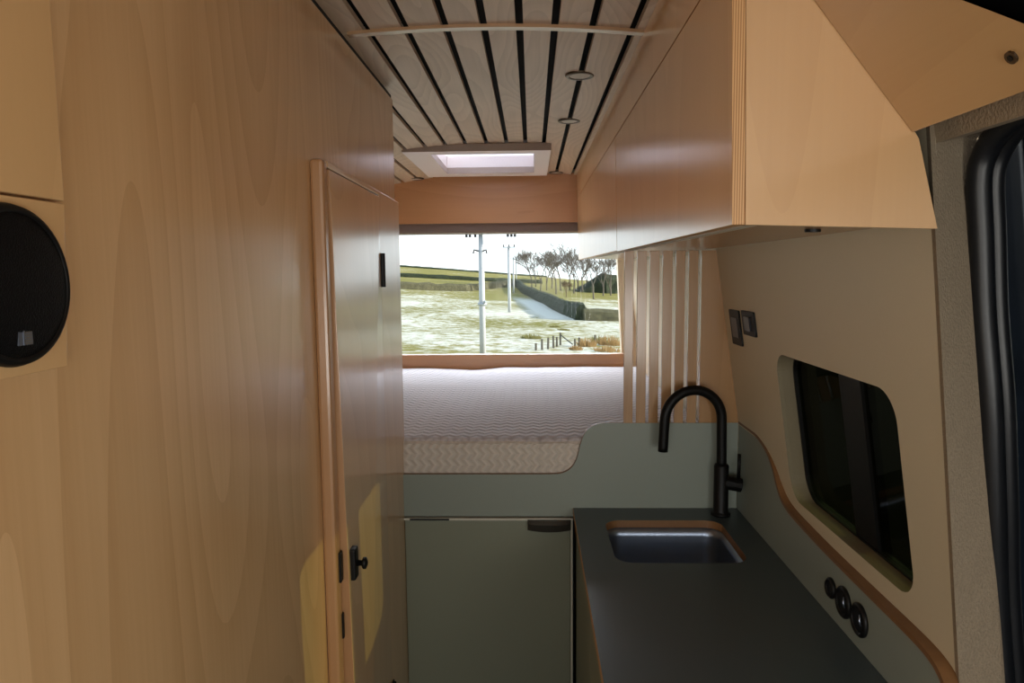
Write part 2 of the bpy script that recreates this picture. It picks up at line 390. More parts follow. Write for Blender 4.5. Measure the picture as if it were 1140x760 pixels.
# dark sliding door beyond the seal
def dp(x, y, z): return (x - .13*z, y, z)
d2 = empty('door_2', (.72, .3, -1.4), kind=S_)
bm = bmesh.new()
hexa(bm, [dp(.66,-.6,-1.45),dp(.72,-.6,-1.45),dp(.72,.965,-1.45),dp(.66,.965,-1.45),dp(.66,-.6,.40),dp(.72,-.6,.40),dp(.72,.965,.40),dp(.66,.965,.40)])
link('panel', bm, M['dark_paint'], d2, bevel=.02)
bm = bmesh.new()
tube(bm, catmull([dp(.648,.66,.175),dp(.648,.80,.155),dp(.648,.885,.09),dp(.648,.895,-.01),dp(.652,.875,-.10)]), .005, 8)
link('glass_trim', bm, M['dark_trim'], d2, smooth=True)
link('lock_block', bx((.645, .85, -.18), (.70, .925, -.12)), M['dark_paint'], d2, bevel=.006)
bm = bmesh.new()
tube(bm, catmull([dp(.655,.93,-.20),dp(.655,.925,-.45),dp(.655,.91,-.8),dp(.655,.90,-1.1)]), .012, 8)
link('runner', bm, M['dark_paint'], d2, smooth=True)
link('wall_cab_right', bx((.90, -1.6, FL), (.96, .90, .56)), M['cab'], kind=S_)
# front of the cab with windscreen opening
bm = plate([(-.95, FL), (.95, FL), (.95, .56), (-.95, .56)], [rrect(-.75, -.35, .72, .38, .08)], lambda x, z: (x, -1.6, z), lambda x, z: (x, -1.56, z))
link('wall_front', bm, M['cab'], kind=S_)
w3 = empty('window_3', (-.06, -1.6, -.35), kind=S_)
link('pane', bx((-.78, -1.585, -.38), (.65, -1.58, .41)), M['clear'], w3)
# rear wall, window, sill
bm = plate([(-.95, FL), (.8, FL), (.8, .56), (-.95, .56)], [[(-.80,-.455),(.470,-.455),(.435,.215),(-.77,.215)]], lambda x, z: (x, 3.66, z), lambda x, z: (x, 3.72, z))
link('wall_rear', bm, M['cream_light'], kind=S_)
w1 = empty('window_1', (-.15, 3.69, -.42), kind=S_)
link('pane', bx((-.82, 3.70, -.47), (.49, 3.704, .23)), M['clear'], w1)
link('trim_4', bx((-.86, 3.40, -.478), (.46, 3.44, -.402)), M['birch_dark'], kind=S_, bevel=.004)

# ------------------------------------------------------------------ rear end: pelmet, blind, mattress
link('pelmet', bx((-.86, 3.60, .246), (.243, 3.618, .492)), M['birch_dark'], bevel=.002,
     label='orange-brown ply pelmet board across the top of the rear window', cat='pelmet')
bl = empty('roller_blind', (-.3, 3.63, .195), label='rolled grey felt blind tucked under the pelmet above the rear window', cat='blind')
link('cassette', bx((-.85, 3.622, .200), (.26, 3.655, .262)), M['felt_grey'], bl, bevel=.008)
link('pull_bar', bx((-.84, 3.632, .192), (.25, 3.644, .200)), M['rail'], bl)
# bed base and mattress
bm = bx((-.86, 1.935, -.66), (.55, 3.64, -.605)); box(bm, (-.86, 3.0, FL), (.55, 3.03, -.66))
link('bed_platform', bm, M['birch_slat'], label='plywood platform under the mattress across the back of the van', cat='bed base')
bm = bmesh.new()
NX, NY = 60, 66
x0, x1, y0, y1, zt, zb_ = -.85, .53, 1.916, 3.39, -.462, -.603
rows = []
prof = []                                   # (y, z) outline from bottom front over the top to bottom back
r = .028
prof += [(y0+.004, zb_), (y0, zb_+.02), (y0-.001, zb_+.06), (y0, zt-r)]
for k in range(1, 6):
    a = math.radians(90*k/6); prof.append((y0+r-r*math.cos(a), zt-r+r*math.sin(a)))
for k in range(NY+1):
    prof.append((y0+r+(y1-y0-2*r)*k/NY, zt))
for k in range(1, 6):
    a = math.radians(90*k/6); prof.append((y1-r+r*math.sin(a), zt-r+r*math.cos(a)))
prof += [(y1, zt-r), (y1, zb_)]
for i in range(NX+1):
    x = x0+(x1-x0)*i/NX
    row = []
    e = min(1, min(x-x0, x1-x)/.03); e = math.sqrt(max(0, 1-(1-e)**2))
    for (y, z) in prof:
        zz = z
        if z > zt-.01:
            w = noise.noise(Vector((x*3.1, y*2.3, .3)))*.006 + noise.noise(Vector((x*9, y*7, 2)))*.0022
            w -= .010*math.exp(-((x+.28)/.12)**2)*smoothstep(2.9, 3.4, y)
            zz = z + w - .02*(1-e)
        row.append(bm.verts.new((x, y, zz)))
    rows.append(row)
for a, b in zip(rows, rows[1:]):
    for k in range(len(prof)-1):
        bm.faces.new((a[k], b[k], b[k+1], a[k+1])).material_index = 1 if k < 6 else 0
    bm.faces.new((a[0], a[-1], b[-1], b[0]))
bm.faces.new(rows[0]); bm.faces.new(rows[-1][::-1])
mt = link('mattress', bm, None, mats=[M['mattress'], M['mattress_side']], smooth=True, label='off-white mattress with quilted chevron cover on the bed below the rear window', cat='mattress')
bm = bmesh.new(); tube(bm, [(x0+.01+(x1-x0-.02)*i/40, y0+.0035, zt-.0165+.0012*math.sin(i*1.7)) for i in range(41)], .0025, 6)
link('piping', bm, M['mattress_side'], mt, smooth=True)

# ------------------------------------------------------------------ sage panel in front of the bed, slatted screen
scoop = [(.030,-.5605),(.068,-.5595),(.092,-.553),(.108,-.540),(.119,-.522),(.125,-.503),(.130,-.482),(.137,-.459),(.147,-.440),(.161,-.427),(.178,-.4195),(.200,-.4165)]
def arc_smooth(P):
    return [(q.x, q.y) for q in catmull([(a, b, 0) for a, b in P], 3)]
outer = [(-.386, -.5605)] + arc_smooth(scoop) + [(.562, -.4165), (.562, -.70), (.12, -.70), (.12, -.6805), (-.386, -.6805)]
bm = plate(outer, [], lambda x, z: (x, 1.900, z), lambda x, z: (x, 1.914, z), edge_mi=1)
link('bed_front_panel', bm, None, mats=[M['sage'], M['edge_warm']], bevel=.0012,
     label='sage green panel with an S-curved top edge between mattress and worktop', cat='panel')
scr = empty('slatted_screen', (.4, 1.906, -.4165), label='birch screen of upright slats between the sink and the bed', cat='screen')
slx = [(.2490,.2745),(.2830,.3095),(.3175,.3435),(.3515,.3785),(.3865,.4120),(.4210,.4470)]
for a, b in slx:
    link('slat', bx((a+.0006, 1.900, -.4165), (b-.0006, 1.910, .052)), M['birch_slat'], scr, bevel=.001)
bm = plate([(.4550,-.4165),(wall_x(-.4165),-.4165),(wall_x(.052),.052),(.4550,.052)], [], lambda x, z: (x, 1.900, z), lambda x, z: (x, 1.914, z))
link('side_board', bm, M['birch_slat'], scr, bevel=.001)

bm = plate([(1.935,-.60),(3.655,-.60),(3.655,.045),(1.935,.045)], [], lambda y, z: (wall_x(z)-.004, y, z), lambda y, z: (wall_x(z)-.0002, y, z))
link('lit_wall_overlay', bm, M['cream_light'], kind=S_)  # added paler sheet over the side wall; window light put into its colour
# ------------------------------------------------------------------ fridge
fg = empty('fridge', (-.13, 2.1, FL+.08), label='built-in sage green fridge under the bed front, left of the worktop', cat='fridge')
link('body', bx((-.376, 1.925, FL+.08), (.116, 2.35, -.6815)), M['black_plastic'], fg)
fd = link('door', bx((-.362, 1.902, FL+.10), (.104, 1.925, -.6925)), M['sage_dark'], fg, bevel=.003)
bm = bx((-.366, 1.894, -.6905), (.110, 1.925, -.6845)); box(bm, (-.3685, 1.898, FL+.10), (-.3635, 1.925, -.6845)); box(bm, (.1045, 1.898, FL+.10), (.1095, 1.925, -.6845))
link('door_frame', bm, M['rail'], fd)
link('vent_slot', bx((-.345, 1.891, -.6895), (-.235, 1.895, -.6855)), M['black_plastic'], fd)
bm = bmesh.new(); k = 14
ring0 = []
for i in range(k+1):                          # hood-like grip: flat on top, bowed front
    t = i/k; x = -.016+.120*t; bow = .016*math.sin(math.pi*t)**.6
    ring0.append([(x, 1.905, -.688), (x, 1.890-bow*.5, -.688), (x, 1.884-bow*.5, -.698), (x, 1.888-bow*.4, -.716-.004*math.sin(math.pi*t)), (x, 1.903, -.719-.004*math.sin(math.pi*t))])
rv = [[bm.verts.new(q) for q in rr] for rr in ring0]
for a, b in zip(rv, rv[1:]):
    for j in range(5):
        bm.faces.new((a[j], a[(j+1) % 5], b[(j+1) % 5], b[j]))
bm.faces.new(rv[0]); bm.faces.new(rv[-1][::-1])
link('handle', bm, M['grey_metal'], fd)

# ------------------------------------------------------------------ kitchen: base unit, worktop, sink, tap, splashback
bc = empty('base_cabinet', (.34, 1.4, FL), label='sage kitchen base unit below the worktop', cat='cabinet')
bm = bx((.1385, .955, FL), (.157, 1.895, -.678)); box(bm, (.157, .955, FL), (.56, .975, -.678)); box(bm, (.157, 1.876, FL), (.56, 1.895, -.705))
link('carcass', bm, M['sage_dark'], bc)
for a, b in ((.962, 1.42), (1.424, 1.888)):
    dd = link('door', bx((.119, a, FL+.07), (.1375, b, -.684)), M['sage_dark'], bc, bevel=.0015)
    bm = bx((.1185, a, -.6845), (.138, b, -.6805))
    link('door_edge', bm, M['edge_x'], dd)
SX0, SX1, SY0, SY1 = .187, .488, 1.530, 1.802
bm = plate([(.111,.945),(.5625,.945),(.5625,1.899),(.111,1.899)], [rrect(SX0, SY0, SX1, SY1, .042)],
           lambda x, y: (x, y, -.656), lambda x, y: (x, y, -.676), edge_mi=1, hole_mi=2)
link('worktop', bm, None, mats=[M['worktop'], M['edge_z'], M['edge_warm']], label='dark grey-green kitchen worktop with a cut-out for the sink', cat='worktop')
sk = empty('sink', ((SX0+SX1)/2, (SY0+SY1)/2, -.815), label='undermounted stainless steel sink set into the dark worktop', cat='sink')
bm = bmesh.new(); levels = [(-.014,-.6770,.050),(-.014,-.679,.050),(.002,-.6795,.040),(.003,-.70,.040),(.006,-.785,.040),(.012,-.800,.038),(.026,-.807,.034),(.045,-.808,.03)]
rr = []
for d, z, r in levels:
    rr.append([bm.verts.new((x, y, z)) for x, y in rrect(SX0+d, SY0+d, SX1-d, SY1-d, r)])
for a, b in zip(rr, rr[1:]):
    for k in range(len(a)):
        bm.faces.new((a[k], a[(k+1) % len(a)], b[(k+1) % len(a)], b[k]))
bm.faces.new(rr[-1])
link('basin', bm, M['steel'], sk, smooth=True)
bm = bmesh.new(); lathe(bm, [(0,.004),(.012,.004),(.020,.001),(.036,.003),(.038,0)], (.338,1.666,-.808), 'z', 28)
link('drain', bm, M['steel'], sk, smooth=True)
tp = empty('kitchen_tap', (.504, 1.846, -.656), label='matt black swan-neck tap behind the sink', cat='tap')
bm = bmesh.new(); lathe(bm, [(0,0),(.0255,0),(.0255,.006),(.0205,.009),(.0195,.012),(.0195,.135),(.016,.140),(0,.140)], (.504,1.846,-.656), 'z', 28)
link('base', bm, M['black'], tp, smooth=True)
bm = bmesh.new(); pts = [(.504,1.846,-.53),(.503,1.846,-.45),(.502,1.846,-.395)]
R = .079; cx = .502-R
ux, uy = -.985, -.17
for k in range(1, 19):
    a = math.pi*k/18
    d = R-R*math.cos(a)
    pts.append((.502+ux*d, 1.846+uy*d, -.395+R*math.sin(a)*1.02))
e = pts[-1]; pts += [(e[0]-.002, e[1], -.43), (e[0]-.004, e[1], -.475)]
tube(bm, catmull(pts, 3), .0130, 20)
link('spout', bm, M['black'], tp, smooth=True)
bm = bmesh.new(); tube(bm, [(.510,1.846,-.566),(.556,1.843,-.574)], .0185, 20); 
lv = link('lever_body', bm, M['black'], tp)
bm = bmesh.new(); tube(bm, [(.548,1.842,-.565),(.549,1.842,-.52),(.549,1.842,-.489)], [.0050,.0045,.0042], 12)
link('lever', bm, M['black'], tp, smooth=True)
# splashback along the side wall, wavy top with a ply trim
sp_top = [(1.899,-.4185),(1.82,-.4185),(1.755,-.420),(1.70,-.430),(1.655,-.448),(1.622,-.472),(1.598,-.498),(1.565,-.522),(1.52,-.534),(1.45,-.540),(1.32,-.546),(1.15,-.549),(1.02,-.551),(.965,-.556),(.935,-.570),(.920,-.595),(.914,-.656)]
top = [(q.x, q.y) for q in catmull([(a, b, 0) for a, b in sp_top], 4)]
sb = empty('splashback', (.568, 1.4, -.67), label='sage green splashback with a wavy top beside the worktop', cat='splashback')
bm = plate(top + [(.914,-.70),(1.899,-.70)], [], lambda y, z: (.563, y, z), lambda y, z: (.573, y, z))
link('panel', bm, M['sage'], sb)
bm = bmesh.new()                              # ply edging follows the wave
for (a, b) in zip(top, top[1:]):
    pass
def offset_curve(P, d):
    out = []
    for i, q in enumerate(P):
        a = Vector(P[max(i-1,0)]); b = Vector(P[min(i+1,len(P)-1)]); t = (b-a).normalized(); nrm = Vector((t.y, -t.x))
        out.append((q[0]+nrm.x*d, q[1]+nrm.y*d))
    return out
up = offset_curve(top, .0085)
if up[0][1] < top[0][1]: up = offset_curve(top, -.0085)
bm = plate(top + up[::-1], [], lambda y, z: (.5615, y, z), lambda y, z: (wall_x(z)+.004, y, z))
link('edge_trim', bm, M['edge_warm'], sb)
for i, (y, z, r, lab) in enumerate(((1.287,-.600,.0195,'smallest round black socket on the splashback, nearest the sink'),
                                    (1.233,-.6015,.0285,'middle one of the three round black sockets on the splashback'),
                                    (1.171,-.603,.0290,'round black socket on the splashback, the one farthest from the sink'))):
    so = empty('socket', (.563, y, z-r), label=lab, cat='socket', group='round sockets on the splashback')
    bm = bmesh.new(); lathe(bm, [(0,0),(r,0),(r,-.004),(r-.003,-.007),(r*.78,-.008),(r*.72,-.004)], (.563,y,z), 'x', 32)
    link('bezel', bm, M['black_plastic'], so, smooth=True)
    bm = bmesh.new(); lathe(bm, [(r*.74,-.003),(r*.70,-.0045),(0,-.0045)], (.563,y,z), 'x', 32)
    if i: box(bm, (.5565,y-.004,z+.002), (.559,y+.004,z+.006))
    link('insert', bm, M['rubber'], so)
    if i:
        bm = bmesh.new(); tube(bm, [(.5555,y-r*.45,z+r*.55),(.5535,y-r*.55,z+r*.2),(.5555,y-r*.62,z-.002)], .0016, 6)
        link('flap_hinge', bm, M['steel'], so, smooth=True)
# two control plates on the lining
def wallplate(name, y0, y1, z0, z1, lab, cat, d=.005):
    o = empty(name, (wall_x(z0), (y0+y1)/2, z0), label=lab, cat=cat)
    link('plate', plate(rrect(y0, z0, y1, z1, .005, 3), [], f0(-d), f0(.001)), M['black_plastic'], o)
    return o
o = wallplate('control_panel', 1.756, 1.838, -.192, -.102, 'tall narrow black control panel on the cream lining, nearer the slatted screen', 'control panel')
link('display', plate(rrect(1.772, -.172, 1.822, -.122, .003, 3), [], f0(-.0065), f0(-.004)), plain('smoked display', srgb(26,23,20), .3), o)
o = wallplate('light_switch', 1.636, 1.730, -.158, -.099, 'short black switch plate on the cream lining, beside the tall control panel', 'switch')
link('rocker', plate(rrect(1.662, -.146, 1.702, -.112, .003, 3), [], f0(-.009), f0(-.004)), plain('blue black rocker', srgb(17,20,30), .3), o)

# ------------------------------------------------------------------ overhead cabinet
CX, CT = .2385, .0155
def cxo(z): return CX - .022*(z-.053)
oc = empty('overhead_cabinet', (.36, 2.2, .045), label='long birch overhead cabinet on the right above the sink', cat='cabinet')
def cboard(y0, y1, z0, z1f):
    """front board, tilted a touch; z1f gives top height at each side"""
    bm = bmesh.new(); q = []
    for z in (z0, z1f):
        q += [(cxo(z),y0,z),(cxo(z)+CT,y0,z),(cxo(z)+CT,y1,z),(cxo(z),y1,z)]
    hexa(bm, q)
    for f in bm.faces:
        n = f.normal if f.normal.length else f.calc_center_median()
    bm.normal_update()
    for f in bm.faces:
        if abs(f.normal.y) > .8 or abs(f.normal.z) > .8: f.material_index = 1
    return bm
CM = [M['birch_cab'], M['edge_x']]
CY = .850
link('door', cboard(CY, 1.9770, .053, .3650), None, oc, mats=CM, bevel=.0008)
link('door', cboard(1.9825, 3.598, .056, .3650), None, oc, mats=[birch('birch veneer rear flap', 'z', srgb(240,196,144), srgb(206,156,104), rough=.29, coat=.22, rings=9, seed=11.2, amt=.5), M['edge_x']], bevel=.0008)
link('fascia', cboard(CY, 1.9785, .3675, ceil_z(.23)-.001), None, oc, mats=CM)
link('fascia', cboard(1.9800, 3.598, .3675, ceil_z(.23)-.001), None, oc, mats=CM)
ends = [(cxo(.053)+CT+.0005,.053),(.479,.046),(.4525,.150),(.43,.185),(.335,.318),(.262,.41),(.245,.475),(cxo(.475)+CT+.0005,.475)]
bm = plate(ends, [], lambda x, z: (x, CY, z), lambda x, z: (x, CY+.016, z))
link('end_panel', bm, M['birch_end'], oc)
bm = bmesh.new(); hexa(bm, [(.2555,CY+.0165,.0625),(.477,CY+.0165,.0555),(.477,3.598,.0555),(.2555,3.598,.0625),(.2555,CY+.0165,.0745),(.477,CY+.0165,.0675),(.477,3.598,.0675),(.2555,3.598,.0745)])
link('bottom_panel', bm, M['birch_slat'], oc)
link('light_channel', bx((.290, .93, .0575), (.300, 3.3, .0630)), M['rail'], oc)
bm = bmesh.new(); lathe(bm, [(0,-.004),(.011,-.004),(.012,.004),(0,.004)], (.412, 1.05, .0575), 'z', 20)
link('cable_cap', bm, M['black_plastic'], oc)
# sloping lining over the sliding door
def hp(t, d):     # t down the slope 0..1 from top to lower edge, d thickness outwards
    ax, az, bx_, bz = .215, .4475, .444, .157
    nx, nz = .785, .619
    return (ax+(bx_-ax)*t+nx*d, az+(bz-az)*t+nz*d)
hd = empty('lining_panel', (.38, .2, .157), label='pale birch ply lining panel sloping above the sliding door', cat='panel')
bm = bmesh.new(); q = []
for t in (0, 1):
    a = hp(t, 0); b = hp(t, .010)
    q += [(a[0],-.4,a[1]),(b[0],-.4,b[1]),(b[0],.849,b[1]),(a[0],.849,a[1])]
hexa(bm, q)
link('board', bm, M['birch_head'], hd, bevel=.001)
bm = bmesh.new(); cs = Vector((.423-.001, .649, .184-.001)); ax = Vector((-.785, 0, -.619))
tube(bm, [cs+ax*-.004, cs+ax*.0012], .0062, 20)
scw = link('screw', bm, M['nickel'], hd)
bm = bmesh.new(); tube(bm, [cs+ax*.0010, cs+ax*.0018], .0032, 6)
link('socket_recess', bm, M['black_plastic'], scw)
# made-up black tube close to the camera, standing in for a lens blur
bm = bmesh.new(); tube(bm, catmull([(-.1,.235,.160),(.06,.235,.132),(.139,.235,.1025),(.169,.235,.0910),(.21,.235,.0745),(.28,.20,.05)]), .016, 14)
link('corner_blur_tube', bm, M['cab'], kind=S_, smooth=True)

# ------------------------------------------------------------------ ceiling fittings
sk_ = empty('roof_hatch', (-.2, 3.13, .468), label='roof hatch with pale frame and closed white pleated blind', cat='skylight')
bm = plate([(-.505,2.777),(.078,2.777),(.078,3.50),(-.505,3.50)], [[(SKX0,SKY0),(SKX0,SKY1),(SKX1,SKY1),(SKX1,SKY0)]],
           lambda x, y: (x, y, .466), lambda x, y: (x, y, .496), edge_mi=1)
link('frame', bm, None, sk_, mats=[M['white'], M['frame_grey']], bevel=.002)
bm = bmesh.new()
for a, b in (((SKX0-.009,SKY0-.009),(SKX0-.001,SKY1+.009)),((SKX1+.001,SKY0-.009),(SKX1+.009,SKY1+.009)),((SKX0,SKY0-.009),(SKX1,SKY0-.001)),((SKX0,SKY1+.001),(SKX1,SKY1+.009))):
    box(bm, (a[0],a[1],.4965), (b[0],b[1],.62))
link('reveal', bm, M['white'], sk_)
bm = bmesh.new(); n = 18; vs = []
for i in range(n*2+1):
    y = SKY0+(SKY1-SKY0)*i/(2*n); z = .548+(.010 if i % 2 else 0)
    vs.append((bm.verts.new((SKX0,y,z)), bm.verts.new((SKX1,y,z))))
for a, b in zip(vs, vs[1:]): bm.faces.new((a[0], a[1], b[1], b[0]))
mb = bpy.data.materials.new('translucent blind'); mb.use_nodes = True; nt = mb.node_tree; nt.nodes.clear()
out = N(nt, 'ShaderNodeOutputMaterial'); d = N(nt, 'ShaderNodeBsdfDiffuse'); t = N(nt, 'ShaderNodeBsdfTranslucent'); mxs = N(nt, 'ShaderNodeMixShader')
d.inputs[0].default_value = (.85,.85,.88,1); t.inputs[0].default_value = (.9,.87,.9,1); mxs.inputs[0].default_value = .6
nt.links.new(d.outputs[0], mxs.inputs[1]); nt.links.new(t.outputs[0], mxs.inputs[2]); nt.links.new(mxs.outputs[0], out.inputs[0])
link('blind', bm, mb, sk_)
link('dome', bx((SKX0-.02, SKY0-.02, .625), (SKX1+.02, SKY1+.02, .632)), M['acrylic'], sk_)
for x, y, lab in ((.124, 1.825, 'round ceiling downlight with metal rim, nearest the crosswise batten'), (.126, 2.36, 'round ceiling downlight with metal rim, second back from the batten above the cabinet side'),
                  (.1255, 3.562, 'round ceiling downlight in the corner by the pelmet and overhead cabinet'), (-.572, 3.55, 'round ceiling downlight at the far left of the roof hatch')):
    zc = ceil_z(x)
    dl = empty('downlight', (x, y, zc-.008), label=lab, cat='downlight', group='ceiling downlights')
    bm = bmesh.new(); lathe(bm, [(.037,.002),(.037,-.0015),(.034,-.0035),(.0265,-.003),(.0245,-.001)], (x,y,zc-.0005), 'z', 32)
    link('rim', bm, M['nickel'], dl, smooth=True)
    bm = bmesh.new(); lathe(bm, [(.0255,-.0018),(0,-.0025)], (x,y,zc-.0005), 'z', 32)
    link('lens', bm, M['lens'], dl)

# ------------------------------------------------------------------ speaker boards on the left, close to the camera
link('locker_panel', bx((-.3725, .12, .0575), (-.3620, .5420, .462)), M['birch_spk'], bevel=.001, label='blank birch panel directly above the round black speaker', cat='panel')
bm = bmesh.new()
hexa(bm, [(-.3725,.12,-.0700),(-.3600,.12,-.0700),(-.3600,.5290,-.0700),(-.3725,.5290,-.0700),(-.3725,.12,.0555),(-.3620,.12,.0555),(-.3620,.5420,.0555),(-.3725,.5420,.0555)])
link('speaker_board', bm, M['birch_spk'], bevel=.001, label='birch backing board behind the round black speaker', cat='panel')
SC = (-.3612, .4740, -.0065)
spk = empty('speaker', (SC[0], SC[1], SC[2]-.056), label='round black speaker with a small square metal badge on the left wall', cat='speaker')
bm = bmesh.new(); lathe(bm, [(0,0),(.0560,0),(.0565,.003),(.0550,.0075),(.0515,.0095),(.0500,.0080)], SC, 'x', 64)
link('rim', bm, M['black_plastic'], spk, smooth=True)
bm = bmesh.new(); lathe(bm, [(.0505,.0075),(.046,.0095),(.030,.0115),(.012,.0122),(0,.0123)], SC, 'x', 64)
gm, nt, b = newmat('black speaker mesh'); b.inputs['Base Color'].default_value = srgb(7,7,8); b.inputs['Roughness'].default_value = .6
tc = N(nt, 'ShaderNodeTexCoord'); vo = N(nt, 'ShaderNodeTexVoronoi'); vo.inputs['Scale'].default_value = 700
nt.links.new(tc.outputs['Object'], vo.inputs['Vector']); bp = N(nt, 'ShaderNodeBump'); bp.inputs['Strength'].default_value = .5; bp.inputs['Distance'].default_value = .001
nt.links.new(vo.outputs['Distance'], bp.inputs['Height']); nt.links.new(bp.outputs['Normal'], b.inputs['Normal'])
b.inputs['Specular IOR Level'].default_value = .15
link('grille', bm, gm, spk, smooth=True)
bg = link('badge', bx((SC[0]+.0085, .4660, -.0475), (SC[0]+.0112, .4795, -.0375)), plain('badge slate', srgb(92,98,108), .4, metal=.3), spk)
link('badge_bar', bx((SC[0]+.0110, .4705, -.0475), (SC[0]+.0116, .4718, -.0375)), M['steel'], bg)
bm = bmesh.new()
for i in range(5): box(bm, (SC[0]+.0110, .4725, -.0469+i*.0019), (SC[0]+.0114, .4788, -.0460+i*.0019))
link('badge_lines', bm, M['dark_trim'], bg)

# ------------------------------------------------------------------ outside: hillside
def interp(P, x):
    if x <= P[0][0]: return P[0][1]
    for (a, b), (c, d) in zip(P, P[1:]):
        if x <= c:
            t = (x-a)/(c-a); t = t*t*(3-2*t); return b+(d-b)*t
    return P[-1][1]
PROF = [(-80,-2.15),(6,-2.15),(20,-2.75),(28,-3.0),(45,-3.12),(60,-3.02),(80,-2.75),(100,-2.3),(130,-1.0),(182,1.45),(230,2.2),(340,-6)]
def ground(x, y):
    s = max(-.5, min(.5, x/max(y, 12)))
    drop = 14.2*(s+.19)*(max(0, y)/180)**1.5
    drop = max(-1.5, drop)
    return interp(PROF, y) - drop + (noise.noise(Vector((x*.11, y*.07, 0)))*.10 + noise.noise(Vector((x*.5, y*.3, 4)))*.03)*smoothstep(8, 20, y)
bm = bmesh.new()
ysg = [-80,-40,-20,-8,0,6,10]+[12+1.2*i for i in range(40)]+[60+2.5*i for i in range(30)]+[138+6*i for i in range(20)]+[270,300,340]
xsn = [t*abs(t)**1.2 for t in [-1+2*i/90 for i in range(91)]]
grid = [[bm.verts.new((150*u, y, ground(150*u, y))) for u in xsn] for y in ysg]
for a, b in zip(grid, grid[1:]):
    for k in range(len(xsn)-1): bm.faces.new((a[k], a[k+1], b[k+1], b[k]))
gmat, nt, b = newmat('frosted pasture'); L = nt.links.new
geo = N(nt, 'ShaderNodeNewGeometry'); sx = N(nt, 'ShaderNodeSeparateXYZ'); L(geo.outputs['Position'], sx.inputs[0])
mp = N(nt, 'ShaderNodeMapping'); mp.inputs['Scale'].default_value = (.9, .8, .3); L(geo.outputs['Position'], mp.inputs['Vector'])
na = N(nt, 'ShaderNodeTexNoise'); na.inputs['Scale'].default_value = 1.7; na.inputs['Detail'].default_value = 7; na.inputs['Roughness'].default_value = .72; L(mp.outputs[0], na.inputs['Vector'])
nb = N(nt, 'ShaderNodeTexNoise'); nb.inputs['Scale'].default_value = .12; nb.inputs['Detail'].default_value = 3; L(geo.outputs['Position'], nb.inputs['Vector'])
# wall line for the shaded frost: from (-2.5,125) to (3.6,52)
A0, A1 = Vector((-2.6, 124)), Vector((3.7, 52)); dvec = (A1-A0).normalized(); nrm = Vector((dvec.y, -dvec.x))   # nrm points to the shaded side
dp = N(nt, 'ShaderNodeVectorMath', operation='DOT_PRODUCT'); dp.inputs[1].default_value = (nrm.x, nrm.y, 0); L(geo.outputs['Position'], dp.inputs[0])
sd = N(nt, 'ShaderNodeMath', operation='SUBTRACT'); sd.inputs[1].default_value = nrm.dot(A0); L(dp.outputs['Value'], sd.inputs[0])
mr1 = N(nt, 'ShaderNodeMapRange', interpolation_type='SMOOTHSTEP'); mr1.inputs[1].default_value = 0; mr1.inputs[2].default_value = .3; L(sd.outputs[0], mr1.inputs[0])
mr2 = N(nt, 'ShaderNodeMapRange', interpolation_type='SMOOTHSTEP'); mr2.inputs[1].default_value = 3.4; mr2.inputs[2].default_value = 2.2; L(sd.outputs[0], mr2.inputs[0])
mry = N(nt, 'ShaderNodeMapRange', interpolation_type='SMOOTHSTEP'); mry.inputs[1].default_value = 48; mry.inputs[2].default_value = 54; L(sx.outputs[1], mry.inputs[0])
mry2 = N(nt, 'ShaderNodeMapRange', interpolation_type='SMOOTHSTEP'); mry2.inputs[1].default_value = 96; mry2.inputs[2].default_value = 82; L(sx.outputs[1], mry2.inputs[0])
st = mr1.outputs[0]
for q in (mr2, mry, mry2):
    mm = N(nt, 'ShaderNodeMath', operation='MULTIPLY'); L(st, mm.inputs[0]); L(q.outputs[0], mm.inputs[1]); st = mm.outputs[0]
fade = N(nt, 'ShaderNodeMapRange'); fade.inputs[1].default_value = 70; fade.inputs[2].default_value = 112; fade.inputs[3].default_value = .0; fade.inputs[4].default_value = .20; L(sx.outputs[1], fade.inputs[0])
ad = N(nt, 'ShaderNodeMath', operation='MULTIPLY_ADD'); ad.inputs[1].default_value = .5; L(nb.outputs['Fac'], ad.inputs[0]); L(na.outputs['Fac'], ad.inputs[2])
su = N(nt, 'ShaderNodeMath', operation='SUBTRACT'); L(ad.outputs[0], su.inputs[0]); L(fade.outputs[0], su.inputs[1])
fr_ = N(nt, 'ShaderNodeMapRange', interpolation_type='SMOOTHSTEP'); fr_.inputs[1].default_value = .62; fr_.inputs[2].default_value = .86; L(su.outputs[0], fr_.inputs[0])
mxf = N(nt, 'ShaderNodeMath', operation='MAXIMUM'); L(fr_.outputs[0], mxf.inputs[0]); L(st, mxf.inputs[1])
g1 = N(nt, 'ShaderNodeMix', data_type='RGBA'); g1.inputs[6].default_value = srgb(116,116,54); g1.inputs[7].default_value = srgb(160,148,92); L(nb.outputs['Fac'], g1.inputs[0])
g2 = N(nt, 'ShaderNodeMix', data_type='RGBA'); g2.inputs[7].default_value = srgb(214,214,198); L(g1.outputs[2], g2.inputs[6]); L(mxf.outputs[0], g2.inputs[0])
L(g2.outputs[2], b.inputs['Base Color']); b.inputs['Roughness'].default_value = .95; b.inputs['Specular IOR Level'].default_value = .1
bp = N(nt, 'ShaderNodeBump'); bp.inputs['Strength'].default_value = .6; bp.inputs['Distance'].default_value = .15; L(na.outputs['Fac'], bp.inputs['Height']); L(bp.outputs['Normal'], b.inputs['Normal'])
link('ground_hillside', bm, gmat, kind=S_, smooth=True)
TM = plain('dark ground beside van', srgb(26,26,27), 1, scale=30, var=.3); TM.node_tree.nodes['Principled BSDF'].inputs['Specular IOR Level'].default_value = 0  # added dark ground, keeps the view through the tinted side window black
bm = bmesh.new()
tg = [[bm.verts.new((x, y, ground(x, y)+.06)) for x in [1.4+max(0, y-6)*.32+q for q in (0, 2.2, 4.5, 7, 10)]] for y in range(-8, 48, 2)]
